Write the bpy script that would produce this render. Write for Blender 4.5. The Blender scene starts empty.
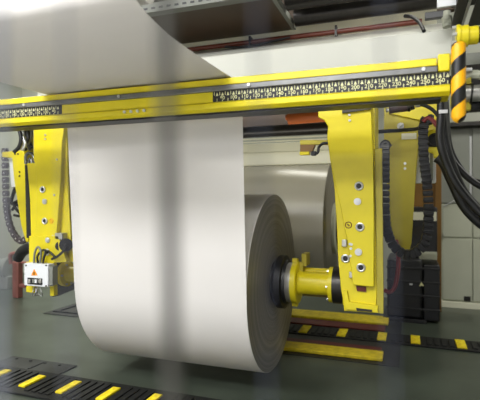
import bpy, bmesh, math, random
from mathutils import Vector, Matrix
random.seed(4)
scene = bpy.context.scene
col = scene.collection

# ------------------------------------------------------------------ camera geometry
F = 465.0
YAW = math.radians(19.9)
CS, SN = math.cos(YAW), math.sin(YAW)
EYE = 1.8

def at(px, py, Y):
    """world point on the plane y=Y seen at a pixel of the photograph"""
    u = (px - 240) / F
    w = Y / (u * SN + CS)
    return Vector((w * (u * CS - SN), Y, EYE - (py - 200) / F * w))

def floor_at(px, py, z=0.0):
    w = (EYE - z) * F / (py - 200)
    u = (px - 240) / F
    return Vector((w * (u * CS - SN), w * (u * SN + CS), z))

# ------------------------------------------------------------------ materials
def srgb(r, g, b):
    def f(c):
        c /= 255.0
        return c / 12.92 if c <= 0.04045 else ((c + 0.055) / 1.055) ** 2.4
    return (f(r), f(g), f(b), 1)

def mat(name, rgb, rough=0.5, metal=0.0, noise=0.0, scale=8.0, bump=0.0, spec=0.5, stretch=None):
    m = bpy.data.materials.new(name)
    m.use_nodes = True
    nt = m.node_tree
    b = nt.nodes['Principled BSDF']
    c = srgb(*rgb)
    b.inputs['Base Color'].default_value = c
    b.inputs['Roughness'].default_value = rough
    b.inputs['Metallic'].default_value = metal
    b.inputs['Specular IOR Level'].default_value = spec
    if noise or bump:
        tc = nt.nodes.new('ShaderNodeTexCoord')
        n = nt.nodes.new('ShaderNodeTexNoise')
        n.inputs['Scale'].default_value = scale
        n.inputs['Detail'].default_value = 6
        src = tc.outputs['Object']
        if stretch:
            mp = nt.nodes.new('ShaderNodeMapping')
            mp.inputs['Scale'].default_value = stretch
            nt.links.new(src, mp.inputs['Vector'])
            src = mp.outputs['Vector']
        nt.links.new(src, n.inputs['Vector'])
        if noise:
            r = nt.nodes.new('ShaderNodeValToRGB')
            r.color_ramp.elements[0].position = 0.3
            r.color_ramp.elements[1].position = 0.7
            r.color_ramp.elements[0].color = tuple(x * (1 - noise) for x in c[:3]) + (1,)
            r.color_ramp.elements[1].color = tuple(min(1, x * (1 + noise)) for x in c[:3]) + (1,)
            nt.links.new(n.outputs['Fac'], r.inputs['Fac'])
            nt.links.new(r.outputs['Color'], b.inputs['Base Color'])
        if bump:
            bp = nt.nodes.new('ShaderNodeBump')
            bp.inputs['Strength'].default_value = bump
            bp.inputs['Distance'].default_value = 0.01
            nt.links.new(n.outputs['Fac'], bp.inputs['Height'])
            nt.links.new(bp.outputs['Normal'], b.inputs['Normal'])
    return m

def hazard_mat():
    m = bpy.data.materials.new('hazard_stripes')
    m.use_nodes = True
    nt = m.node_tree
    b = nt.nodes['Principled BSDF']
    tc = nt.nodes.new('ShaderNodeTexCoord')
    sp = nt.nodes.new('ShaderNodeSeparateXYZ')
    nt.links.new(tc.outputs['Object'], sp.inputs[0])
    an = nt.nodes.new('ShaderNodeMath'); an.operation = 'ARCTAN2'
    nt.links.new(sp.outputs['Y'], an.inputs[0]); nt.links.new(sp.outputs['X'], an.inputs[1])
    dv = nt.nodes.new('ShaderNodeMath'); dv.operation = 'DIVIDE'; dv.inputs[1].default_value = 2 * math.pi
    nt.links.new(an.outputs[0], dv.inputs[0])
    zz = nt.nodes.new('ShaderNodeMath'); zz.operation = 'MULTIPLY_ADD'
    zz.inputs[1].default_value = -5.4; zz.inputs[2].default_value = 0.138
    nt.links.new(sp.outputs['Z'], zz.inputs[0])
    ad = nt.nodes.new('ShaderNodeMath'); ad.operation = 'ADD'
    nt.links.new(dv.outputs[0], ad.inputs[0]); nt.links.new(zz.outputs[0], ad.inputs[1])
    fr = nt.nodes.new('ShaderNodeMath'); fr.operation = 'FRACT'
    nt.links.new(ad.outputs[0], fr.inputs[0])
    gt = nt.nodes.new('ShaderNodeMath'); gt.operation = 'GREATER_THAN'; gt.inputs[1].default_value = 0.5
    nt.links.new(fr.outputs[0], gt.inputs[0])
    mx = nt.nodes.new('ShaderNodeMix'); mx.data_type = 'RGBA'
    mx.inputs['A'].default_value = srgb(24, 24, 24); mx.inputs['B'].default_value = srgb(248, 178, 14)
    nt.links.new(gt.outputs[0], mx.inputs['Factor'])
    nt.links.new(mx.outputs['Result'], b.inputs['Base Color'])
    b.inputs['Roughness'].default_value = 0.4
    return m

def face_mat():
    """cut end of a paper reel: fine concentric layers"""
    m = bpy.data.materials.new('reel_end')
    m.use_nodes = True
    nt = m.node_tree
    b = nt.nodes['Principled BSDF']
    tc = nt.nodes.new('ShaderNodeTexCoord')
    sp = nt.nodes.new('ShaderNodeSeparateXYZ')
    nt.links.new(tc.outputs['Object'], sp.inputs[0])
    cb = nt.nodes.new('ShaderNodeCombineXYZ')
    nt.links.new(sp.outputs['Y'], cb.inputs['X']); nt.links.new(sp.outputs['Z'], cb.inputs['Y'])
    ln = nt.nodes.new('ShaderNodeVectorMath'); ln.operation = 'LENGTH'
    nt.links.new(cb.outputs[0], ln.inputs[0])
    n = nt.nodes.new('ShaderNodeTexNoise'); n.noise_dimensions = '1D'
    n.inputs['Scale'].default_value = 22; n.inputs['Detail'].default_value = 8; n.inputs['Roughness'].default_value = 0.7
    nt.links.new(ln.outputs['Value'], n.inputs['W'])
    r = nt.nodes.new('ShaderNodeValToRGB')
    r.color_ramp.elements[0].position = 0.35; r.color_ramp.elements[1].position = 0.68
    r.color_ramp.elements[0].color = srgb(104, 100, 92); r.color_ramp.elements[1].color = srgb(138, 132, 124)
    nt.links.new(n.outputs['Fac'], r.inputs['Fac'])
    nt.links.new(r.outputs['Color'], b.inputs['Base Color'])
    b.inputs['Roughness'].default_value = 0.42
    return m

def stainless_mat(name, rgb, rough):
    return mat(name, rgb, rough, 1.0, 0.12, 30, stretch=(1, 1, 1))

M = dict(
    yellow=mat('yellow_paint', (224, 206, 26), 0.38, noise=0.05, scale=5),
    yellow_shaded=mat('yellow_paint_shaded', (182, 168, 46), 0.5, noise=0.08, scale=5),  # darker yellow copy, shade on the rear arm put into the colour
    yellow_floor=mat('yellow_floor_paint', (222, 198, 30), 0.5, noise=0.2, scale=14),
    yellow_pad=mat('yellow_slat_paint', (250, 215, 20), 0.55, noise=0.25, scale=30),
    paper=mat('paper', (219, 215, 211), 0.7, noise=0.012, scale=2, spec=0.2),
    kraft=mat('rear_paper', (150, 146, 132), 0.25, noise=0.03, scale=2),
    face=face_mat(),
    floor=mat('floor_concrete', (64, 71, 61), 0.3, noise=0.28, scale=1.6, bump=0.05, spec=0.45),
    floor_bounce=mat('hall_floor_bounce', (226, 224, 218), 0.5, noise=0.06, scale=1.5),
    wall=mat('wall_paint', (168, 169, 156), 0.8, noise=0.03, scale=2),
    ceil=mat('ceiling_steel', (90, 86, 76), 0.8, noise=0.1, scale=2),
    duct=mat('duct_paint', (214, 214, 202), 0.42, noise=0.02, scale=3),
    cream=mat('cream_paint', (224, 222, 200), 0.3, noise=0.02, scale=3),
    black=mat('black_rubber', (24, 24, 26), 0.5, noise=0.2, scale=20),
    blackm=mat('black_paint', (24, 24, 27), 0.4, noise=0.15, scale=10),
    chain=mat('chain_plastic', (20, 20, 23), 0.45, noise=0.15, scale=20),
    chain_grey=mat('chain_plastic_dusty', (72, 64, 68), 0.5, noise=0.15, scale=20),
    steel=mat('steel', (190, 188, 182), 0.35, 0.75, 0.1, 25),
    steel_dark=mat('steel_dark', (62, 60, 58), 0.35, 0.8, 0.1, 25),
    steel_rail=mat('rail_steel', (120, 120, 118), 0.35, 0.8, 0.1, 15),
    zinc=mat('zinc', (205, 205, 205), 0.35, 0.7),
    white=mat('white_plastic', (226, 228, 230), 0.45),
    ink=mat('white_print', (214, 212, 160), 0.6),
    orange=mat('orange_roller', (214, 112, 52), 0.35, noise=0.06, scale=4),
    brown=mat('brown_cover_shade', (78, 62, 46), 0.55, noise=0.1, scale=2),
    redpipe=mat('red_pipe', (112, 52, 34), 0.35),
    redpaint=mat('red_oxide', (130, 78, 70), 0.6, noise=0.15, scale=8),
    darkred=mat('dark_red_channel', (92, 26, 22), 0.5, noise=0.2, scale=8),
    cabinet=mat('cabinet_paint', (178, 180, 162), 0.5, noise=0.03, scale=3),
    greypanel=mat('grey_panel', (124, 126, 118), 0.5, noise=0.06, scale=2),
    tan=mat('tan_post', (116, 82, 28), 0.5, noise=0.1, scale=4),
    warn=mat('warning_orange', (240, 150, 20), 0.5),
    hazard=hazard_mat(),
    track_black=mat('track_black', (30, 30, 29), 0.6, noise=0.25, scale=12, spec=0.3),
    mat_black=mat('floor_plate_black', (34, 34, 32), 0.5, noise=0.3, scale=10),
    bar_light=mat('bar_pale', (150, 155, 170), 0.45),
    bar_mid=mat('bar_mid', (128, 130, 142), 0.45),
    bar_dark=mat('bar_dark', (74, 73, 68), 0.5),
    bar_slate=mat('bar_slate', (66, 71, 88), 0.5),
    hose_red=mat('red_hose', (130, 42, 46), 0.4),
)

# ------------------------------------------------------------------ mesh builder
class MB:
    def __init__(self):
        self.bm = bmesh.new()
    def box(self, c, s, rot=None):
        r = bmesh.ops.create_cube(self.bm, size=1)
        m = Matrix.Translation(Vector(c)) @ (rot.to_4x4() if rot else Matrix.Identity(4)) @ Matrix.Diagonal((s[0], s[1], s[2], 1))
        bmesh.ops.transform(self.bm, matrix=m, verts=r['verts'])
        return self
    def span(self, a, b):
        a = Vector(a); b = Vector(b)
        return self.box((a + b) / 2, [abs(b[i] - a[i]) for i in range(3)])
    def cyl(self, a, b, r, r2=None, n=32, cap=True):
        a = Vector(a); b = Vector(b); d = b - a
        q = d.to_track_quat('Z', 'Y').to_matrix().to_4x4()
        res = bmesh.ops.create_cone(self.bm, cap_ends=cap, segments=n, radius1=r, radius2=r if r2 is None else r2, depth=d.length)
        bmesh.ops.transform(self.bm, matrix=Matrix.Translation((a + b) / 2) @ q, verts=res['verts'])
        return self
    def ring(self, c, axis, r, t, rm=12):
        """torus"""
        axis = Vector(axis); q = axis.to_track_quat('Z', 'Y').to_matrix()
        vs = []
        N = 32
        for i in range(N):
            a = 2 * math.pi * i / N
            row = []
            for j in range(rm):
                b = 2 * math.pi * j / rm
                p = Vector(((r + t * math.cos(b)) * math.cos(a), (r + t * math.cos(b)) * math.sin(a), t * math.sin(b)))
                row.append(self.bm.verts.new(Vector(c) + q @ p))
            vs.append(row)
        for i in range(N):
            for j in range(rm):
                self.bm.faces.new((vs[i][j], vs[(i + 1) % N][j], vs[(i + 1) % N][(j + 1) % rm], vs[i][(j + 1) % rm]))
        return self
    def poly(self, pts, d):
        """closed outline extruded by vector d"""
        d = Vector(d)
        a = [self.bm.verts.new(Vector(p)) for p in pts]
        b = [self.bm.verts.new(Vector(p) + d) for p in pts]
        n = len(pts)
        self.bm.faces.new(a); self.bm.faces.new(b[::-1])
        for i in range(n):
            self.bm.faces.new((a[i], a[(i + 1) % n], b[(i + 1) % n], b[i]))
        return self
    def pxpoly(self, pts, Y, depth):
        return self.poly([at(x, y, Y) for x, y in pts], (0, depth, 0))
    def tube(self, pts, r, n=10, sm=6):
        pts = smooth([Vector(p) for p in pts], sm)
        rows = []
        up = Vector((0, 1, 0.02)).normalized()
        for i, p in enumerate(pts):
            t = (pts[min(i + 1, len(pts) - 1)] - pts[max(i - 1, 0)]).normalized()
            s = t.cross(up)
            if s.length < 1e-3:
                s = t.cross(Vector((1, 0, 0)))
            s.normalize(); v = t.cross(s).normalized()
            rows.append([self.bm.verts.new(p + r * (s * math.cos(2 * math.pi * k / n) + v * math.sin(2 * math.pi * k / n))) for k in range(n)])
        for i in range(len(rows) - 1):
            for k in range(n):
                self.bm.faces.new((rows[i][k], rows[i][(k + 1) % n], rows[i + 1][(k + 1) % n], rows[i + 1][k]))
        self.bm.faces.new(rows[0][::-1]); self.bm.faces.new(rows[-1])
        return self
    def lathe(self, prof, c, n=96):
        """profile [(x, r)...] turned about the X axis through c"""
        c = Vector(c)
        rows = []
        for x, r in prof:
            rows.append([self.bm.verts.new(c + Vector((x, r * math.cos(2 * math.pi * k / n), r * math.sin(2 * math.pi * k / n)))) for k in range(n)])
        for i in range(len(rows) - 1):
            for k in range(n):
                self.bm.faces.new((rows[i][k], rows[i][(k + 1) % n], rows[i + 1][(k + 1) % n], rows[i + 1][k]))
        return self
    def build(self, name, m, parent=None, bevel=0.0, smooth_angle=35, origin=None, kind=None):
        bmesh.ops.recalc_face_normals(self.bm, faces=self.bm.faces[:])
        me = bpy.data.meshes.new(name)
        if parent is not None:
            off = world_loc(parent)
        else:
            off = Vector(origin) if origin is not None else Vector((0, 0, 0))
        if parent is not None and origin is not None:
            off = Vector(origin)
        bmesh.ops.translate(self.bm, verts=self.bm.verts[:], vec=-off)
        for f in self.bm.faces:
            f.smooth = True
        self.bm.to_mesh(me); self.bm.free()
        me.materials.append(M[m] if isinstance(m, str) else m)
        me.set_sharp_from_angle(angle=math.radians(smooth_angle))
        o = bpy.data.objects.new(name, me); col.objects.link(o)
        if parent is not None:
            o.parent = parent
            o.location = off - world_loc(parent)
        else:
            o.location = off
        if bevel:
            b = o.modifiers.new('bevel', 'BEVEL'); b.width = bevel; b.segments = 2; b.limit_method = 'ANGLE'; b.angle_limit = math.radians(40)
            b.harden_normals = False
        if kind:
            o['kind'] = kind
        return o

def world_loc(o):
    v = Vector(o.location)
    while o.parent:
        o = o.parent; v += o.location
    return v

def smooth(pts, k):
    if len(pts) < 3 or k < 2:
        return pts
    out = []
    n = len(pts)
    for i in range(n - 1):
        p0 = pts[max(i - 1, 0)]; p1 = pts[i]; p2 = pts[i + 1]; p3 = pts[min(i + 2, n - 1)]
        for j in range(k):
            t = j / k
            out.append(0.5 * ((2 * p1) + (p2 - p0) * t + (2 * p0 - 5 * p1 + 4 * p2 - p3) * t * t + (3 * p1 - p0 - 3 * p2 + p3) * t ** 3))
    out.append(pts[-1])
    return out

def tag(o, label, cat, group=None):
    o['label'] = label; o['category'] = cat
    if group: o['group'] = group
    return o

def thing(name, label, cat, loc=(0, 0, 0), group=None):
    o = bpy.data.objects.new(name, None); col.objects.link(o)
    o.location = loc; o.empty_display_size = 0.1
    return tag(o, label, cat, group)

def copy_child(proto, parent, wloc, rot=None):
    c = proto.copy(); col.objects.link(c)
    c.parent = parent; c.location = Vector(wloc) - world_loc(parent)
    if rot: c.rotation_euler = rot
    for g in list(proto.children):
        d = g.copy(); col.objects.link(d); d.parent = c
    return c

# ------------------------------------------------------------------ the setting
YB = 9.0
MB().span((-9, 1.2, -0.1), (4.5, YB + 0.1, 0)).build('floor', 'floor', kind='structure')
MB().span((-9, -10, -0.1), (4.5, 1.199, 0)).build('floor', 'floor_bounce', kind='structure')  # unseen near floor, coloured pale to bounce light under the sheet
MB().span((-9, YB, 0), (4.5, YB + 0.1, 5.6)).build('wall_back', 'wall', kind='structure')
MB().span((-9.1, -10, 0), (-9, YB, 5.6)).build('wall_left', 'wall', kind='structure')
MB().span((4.5, -10, 0), (4.6, YB, 5.6)).build('wall_right', 'wall', kind='structure')
MB().span((-9, -10, 5.6), (4.5, YB + 0.1, 5.7)).build('ceiling', 'ceil', kind='structure')

# ------------------------------------------------------------------ front reel
RX0, RX1 = -2.975, -1.25
AX = Vector((0, 4.475, 0.992)); R = 0.865
YW = 3.5
TA = math.atan2(AX.y - R - YW, 2.675 - AX.z)
roll = thing('paper_roll', 'large white paper roll in front, hanging between the yellow arms', 'paper roll', (-2.13, AX.y, AX.z - R), 'paper rolls on the unwind stand')
MB().lathe([(RX0, R - 0.004), (RX0 + 0.004, R), (RX1 - 0.004, R), (RX1, R - 0.004)], (0, AX.y, AX.z), 160).build('paper_layers', 'paper', roll)
b = MB()
b.lathe([(RX1, R - 0.004), (RX1 + 0.001, R - 0.02), (RX1 + 0.001, 0.5), (RX1 + 0.001, 0.1)], (0, AX.y, AX.z), 128)
e = b.build('roll_end', 'face', roll, origin=(RX1, AX.y, AX.z)); e['label'] = 'grey cut end of the roll with concentric layers'
b = MB(); b.lathe([(RX0, R - 0.004), (RX0 - 0.001, 0.5), (RX0 - 0.001, 0.1)], (0, AX.y, AX.z), 128)
b.build('roll_end', 'face', roll, origin=(RX0, AX.y, AX.z))
b = MB(); b.lathe([(RX1 - 0.05, 0.1), (RX1 + 0.03, 0.1), (RX1 + 0.03, 0.2), (RX1 + 0.0, 0.2)], (0, AX.y, AX.z), 64)
b.build('core', 'steel_dark', roll)

# web running up from the reel, over the idler, back over the beam towards the front and over the upper roller
IZ, IR = 2.675, 0.05
idc = Vector((0, YW - IR, IZ))
pt = (AX.y - (R + 0.0006) * math.cos(TA), AX.z - (R + 0.0006) * math.sin(TA))
prof = [pt] + [(pt[0] + (YW - pt[0]) * t, pt[1] + (IZ - pt[1]) * t) for t in (0.35, 0.7, 1.0)]
for a in range(15, 91, 15):
    t = math.radians(a)
    prof.append((idc.y + IR * math.cos(t), IZ + IR * math.sin(t)))
TY, TZ, TR = 2.0, 2.845, 0.075
cat = [Vector((0, y, z)) for y, z in ((3.43, 2.725), (3.23, 2.722), (2.8, 2.714), (2.43, 2.714), (2.2, 2.727), (2.045, 2.752), (1.982, 2.772))]
prof += [(p.y, p.z) for p in smooth(cat, 5)[1:-1]]
for a in range(15, 166, 15):
    t = math.radians(a)
    prof.append((TY - TR * math.sin(t), TZ - TR * math.cos(t)))
prof.append((TY + 0.06, TZ + TR))
b = MB()
rows = []
for y, z in prof:
    rows.append([b.bm.verts.new((RX0 + (RX1 - RX0) * k / 6, y, z)) for k in range(7)])
for i in range(len(rows) - 1):
    for k in range(6):
        b.bm.faces.new((rows[i][k], rows[i][k + 1], rows[i + 1][k + 1], rows[i + 1][k]))
w = b.build('paper_web', 'paper', smooth_angle=60)
tag(w, 'wide white sheet of paper rising from the front roll and passing over the yellow beam', 'paper web')
b = MB(); b.cyl((RX0 - 0.15, idc.y, IZ), (RX1 + 0.02, idc.y, IZ), IR - 0.002, n=32)
tag(b.build('idler_roller', 'steel_dark'), 'dark idler roller behind the yellow beam that turns the paper sheet', 'roller')
b = MB(); b.cyl((RX0 - 0.3, TY, TZ), (RX1 + 0.04, TY, TZ), TR - 0.002, n=48)
tag(b.build('guide_roller', 'steel'), 'upper guide roller inside the fold of the paper sheet nearest the viewer', 'roller')

# ------------------------------------------------------------------ rear reel
RA = Vector((0, 6.3, 1.42)); RR = 0.917
RRX0, RRX1 = -4.2, -0.93
rr = thing('paper_roll', 'grey paper roll behind the front roll, its end hidden by the right yellow arm', 'paper roll', (-2.5, RA.y, RA.z - RR), 'paper rolls on the unwind stand')
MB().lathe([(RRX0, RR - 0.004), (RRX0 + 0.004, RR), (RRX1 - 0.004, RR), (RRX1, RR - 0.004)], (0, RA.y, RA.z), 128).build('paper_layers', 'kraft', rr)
b = MB(); b.lathe([(RRX1, RR - 0.004), (RRX1 + 0.001, RR - 0.02), (RRX1 + 0.001, 0.1)], (0, RA.y, RA.z), 96)
b.build('roll_end', 'face', rr, origin=(RRX1, RA.y, RA.z))
b = MB(); b.lathe([(RRX0, RR - 0.004), (RRX0 - 0.001, 0.1)], (0, RA.y, RA.z), 96)
b.build('roll_end', 'face', rr, origin=(RRX0, RA.y, RA.z))
b = MB(); b.lathe([(RRX1, 0.34), (RRX1 + 0.04, 0.34), (RRX1 + 0.05, 0.32), (RRX1 + 0.05, 0.22), (RRX1, 0.22)], (0, RA.y, RA.z), 64)
b.build('core_ring', 'cabinet', rr)
b = MB(); b.lathe([(RRX1, 0.22), (RRX1 + 0.12, 0.22), (RRX1 + 0.12, 0.01)], (0, RA.y, RA.z), 64)
b.build('core', 'blackm', rr)

# ------------------------------------------------------------------ gantry beam with the rulers
BY = 3.2
BX0, BX1 = -4.6, 0.246
beam = thing('gantry_beam', 'long yellow beam across the top carrying black number scales', 'beam', (-2.0, BY + 0.12, 2.455))
MB().span((BX0, BY, 2.652), (0.17, BY + 0.2, 2.704)).build('upper_flange', 'yellow', beam, 0.006)
MB().span((BX0, BY + 0.03, 2.525), (BX1 - 0.005, BY + 0.19, 2.66)).build('beam_web', 'yellow', beam)
MB().span((BX0, BY - 0.025, 2.606), (0.175, BY + 0.035, 2.648)).build('guide_rail', 'steel_rail', beam, 0.006)
b = MB()
b.poly([(BX0, BY - 0.006, 2.53), (BX0, BY - 0.03, 2.515), (BX0, BY - 0.03, 2.48), (BX0, BY + 0.0, 2.458), (BX0, BY + 0.2, 2.458), (BX0, BY + 0.2, 2.53)], (BX1 - BX0, 0, 0))
b.build('lower_flange', 'yellow', beam, 0.004)
MB().span((-2.765, BY - 0.004, 2.527), (-1.372, BY + 0.032, 2.607)).build('face_plate', 'yellow', beam, 0.003)
MB().span((0.176, BY - 0.02, 2.61), (BX1, BY + 0.2, 2.72)).build('end_block', 'yellow', beam, 0.008)
MB().span((BX0 + 0.1, BY + 0.02, 2.444), (BX1 - 0.05, BY + 0.18, 2.4575)).build('underside_shade_strip', 'blackm', beam)  # black strip puts the beam underside's deep shade into the colour
RZ0, RZ1 = 2.529, 2.606
U = 0.00872
def text_mesh(s, size):
    cu = bpy.data.curves.new('numeral', 'FONT'); cu.body = s; cu.size = size; cu.align_x = 'CENTER'; cu.offset = 0.0004
    o = bpy.data.objects.new('numeral', cu); col.objects.link(o)
    dg = bpy.context.evaluated_depsgraph_get()
    me = bpy.data.meshes.new_from_object(o.evaluated_get(dg))
    bpy.data.objects.remove(o); bpy.data.curves.remove(cu)
    return me
def ruler(x_of, lo, hi, xa, xb):
    r = MB().span((xa, BY - 0.008, RZ0), (xb, BY + 0.03, RZ1)).build('ruler_plate', 'blackm', beam)
    r['label'] = 'black number scale with pale ticks'
    t = MB(); yf = BY - 0.0085
    v = lo
    while v <= hi:
        x = x_of(v)
        if min(xa, xb) + 0.004 < x < max(xa, xb) - 0.004:
            if v % 5:
                t.span((x - 0.0022, yf - 0.001, RZ1 - 0.03), (x + 0.0022, yf + 0.001, RZ1 - 0.002))
            else:
                t.span((x - 0.002, yf - 0.001, RZ1 - 0.02), (x + 0.002, yf + 0.001, RZ1 - 0.008))
                t.poly([(x - 0.01, yf - 0.001, RZ1 - 0.033), (x + 0.01, yf - 0.001, RZ1 - 0.033), (x + 0.004, yf - 0.001, RZ1 - 0.016), (x - 0.004, yf - 0.001, RZ1 - 0.016)], (0, 0.002, 0))
                if v % 10:
                    t.span((x - 0.0025, yf - 0.001, RZ0 + 0.002), (x + 0.0025, yf + 0.001, RZ0 + 0.024))
                else:
                    t.span((x - 0.003, yf - 0.001, RZ0 + 0.001), (x + 0.003, yf + 0.001, RZ0 + 0.013))
        v += 2.5
    t.build('tick_marks', 'ink', r)
    bm = bmesh.new()
    v = lo - lo % 10 + (10 if lo % 10 else 0)
    while v <= hi:
        me = text_mesh(str(int(v)), 0.037)
        k = len(bm.verts)
        bm.from_mesh(me); bm.verts.ensure_lookup_table()
        mx = Matrix.Translation((x_of(v), yf - 0.001, RZ0 + 0.0145)) @ Matrix.Rotation(math.radians(90), 4, 'X')
        bmesh.ops.transform(bm, matrix=mx, verts=bm.verts[k:])
        bpy.data.meshes.remove(me)
        v += 10
    n = MB(); n.bm.free(); n.bm = bm
    n.build('numerals', 'ink', r)
ruler(lambda v: -1.293 + (v - 90) * U, 82.5, 265, -1.372, 0.243)
ruler(lambda v: -2.845 - (v - 90) * U, 85, 245, -2.765, -4.3)
# cap screws along the beam
bolt = MB().cyl((0, -0.012, 0), (0, 0, 0), 0.012, n=12).build('cap_screw', 'zinc', beam, origin=(0, 0, 0))
bolt.location = Vector((at(127, 117, BY).x, BY - 0.03, 2.5)) - world_loc(beam)
for k in range(1, 4):
    copy_child(bolt, beam, (at(127, 117, BY).x + 0.06 * k, BY - 0.03, 2.5))
for x in (-3.15, -2.18, -1.08, 0.09):
    copy_child(bolt, beam, (x, BY - 0.026, 2.63))

# hanger rail the arms run on (behind the beam)
hr = MB().span((-4.6, 4.115, 2.681), (-0.2, 4.65, 2.86)).build('hanger_rail', 'steel_dark')
tag(hr, 'dark overhead rail behind the yellow beam from which the arms hang', 'rail')

# ------------------------------------------------------------------ bolts for the arms
def bolt_mesh():
    b = MB(); b.cyl((0, -0.012, 0), (0, 0.004, 0), 0.03, n=24); b.cyl((0, -0.02, 0), (0, -0.01, 0), 0.018, n=6)
    return b
def socket_mesh():
    b = MB(); b.ring((0, -0.006, 0), (0, 1, 0), 0.029, 0.009, 8)
    return b
def socket_bolt(arm):
    o = socket_mesh().build('socket_bolt', 'zinc', arm, origin=(0, 0, 0))
    h = MB().cyl((0, -0.008, 0), (0, 0.004, 0), 0.024, 0.02, n=20).build('hex_hole', 'black', arm, origin=(0, 0, 0))
    h.parent = o; h.location = (0, 0, 0)
    return o

def arm_root(label, loc, group='yellow roll arms'):
    return thing('roll_arm', label, 'machine arm', loc, group)

# ------------------------------------------------------------------ right arm
ra = arm_root('yellow arm on the right holding the front roll by its spindle', (-0.42, 4.36, 0.8))
FY = 4.05
b = MB(); b.pxpoly([(318, 92), (318, 117), (324, 120), (328, 126), (327, 137), (330, 160), (335.5, 185), (341, 210), (348, 245), (353, 285), (374, 287), (374, 210), (373, 150), (371, 108), (371, 92)], FY, 0.055)
b.build('front_plate', 'yellow', ra, 0.006)
b = MB(); b.pxpoly([(329, 150), (334.5, 190), (337, 230), (338, 258), (341, 290), (343, 300), (344, 311), (376, 313), (377, 288), (375, 200), (373, 150)], FY + 0.06, 0.05)
b.build('carrier_plate', 'yellow', ra, 0.005)
b = MB(); b.span((-0.545, FY + 0.112, 0.87), (-0.27, 4.66, 2.68)); b.build('arm_body', 'yellow', ra, 0.01)
b = MB(); b.pxpoly([(375, 149), (382, 148), (383.5, 288), (383.5, 314), (377, 313)], FY + 0.05, 0.05)
b.build('side_rail', 'yellow_shaded', ra, 0.004)
b = MB(); b.pxpoly([(343, 291), (347, 291), (349, 302), (378, 306), (378, 313), (345, 309)], FY + 0.03, 0.05)
b.build('foot_bracket', 'yellow', ra, 0.003)
b = MB(); b.pxpoly([(356, 286), (366, 287), (366, 292), (357, 291)], FY + 0.045, 0.02)
b.build('foot_recess', 'darkred', ra)
b = MB(); b.pxpoly([(356, 308), (372, 310), (372, 312), (357, 311)], FY + 0.02, 0.03)
b.build('foot_clip', 'steel_dark', ra)
b = MB(); b.pxpoly([(342, 110), (371, 106), (371, 109), (342, 113)], FY - 0.03, 0.06)
b.build('top_gasket', 'steel_dark', ra)
pb = bolt_mesh().build('hex_bolt', 'zinc', ra, origin=(0, 0, 0)); ps = socket_bolt(ra)
first = {0: True, 1: True}
for x, y, k in [(357.5, 201.5, 0), (359, 186, 1), (360, 227, 1), (358.5, 252, 0), (361, 267.5, 1), (345.5, 258.5, 1)]:
    p = at(x, y, FY - (0.001 if x > 347 else -0.058))
    o = (pb, ps)[k]
    if first[k]:
        o.location = p - world_loc(ra); first[k] = False
    else:
        copy_child(o, ra, p)
sm = MB().cyl((0, -0.008, 0), (0, 0.004, 0), 0.011, n=12).build('small_screw', 'zinc', ra, origin=(0, 0, 0))
for i, (x, y) in enumerate([(349.3, 115), (349.7, 120.5), (351.5, 244.5), (351, 248.5), (350.5, 256), (350, 244), (343, 193)]):
    p = at(x, y, FY - 0.001)
    if i == 0: sm.location = p - world_loc(ra)
    elif i < 6: copy_child(sm, ra, p)
p = at(348.5, 225, FY)
b = MB(); b.ring(p + Vector((0, -0.002, 0)), (0, 1, 0), 0.026, 0.004); b.box(p + Vector((0, -0.002, 0)), (0.026, 0.004, 0.01), Matrix.Rotation(0.7, 3, 'Y'))
s = b.build('warning_sticker', 'darkred', ra); s['label'] = 'round dark red outline sticker'
p = at(344.5, 243, FY + 0.05)
b = MB(); b.box(p, (0.04, 0.05, 0.06)); b.build('latch_block', 'steel', ra, 0.004)
p = at(351.2, 274.5, FY + 0.05)
b = MB(); b.box(p, (0.03, 0.05, 0.05)); b.build('latch_block', 'steel', ra, 0.004)

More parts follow.
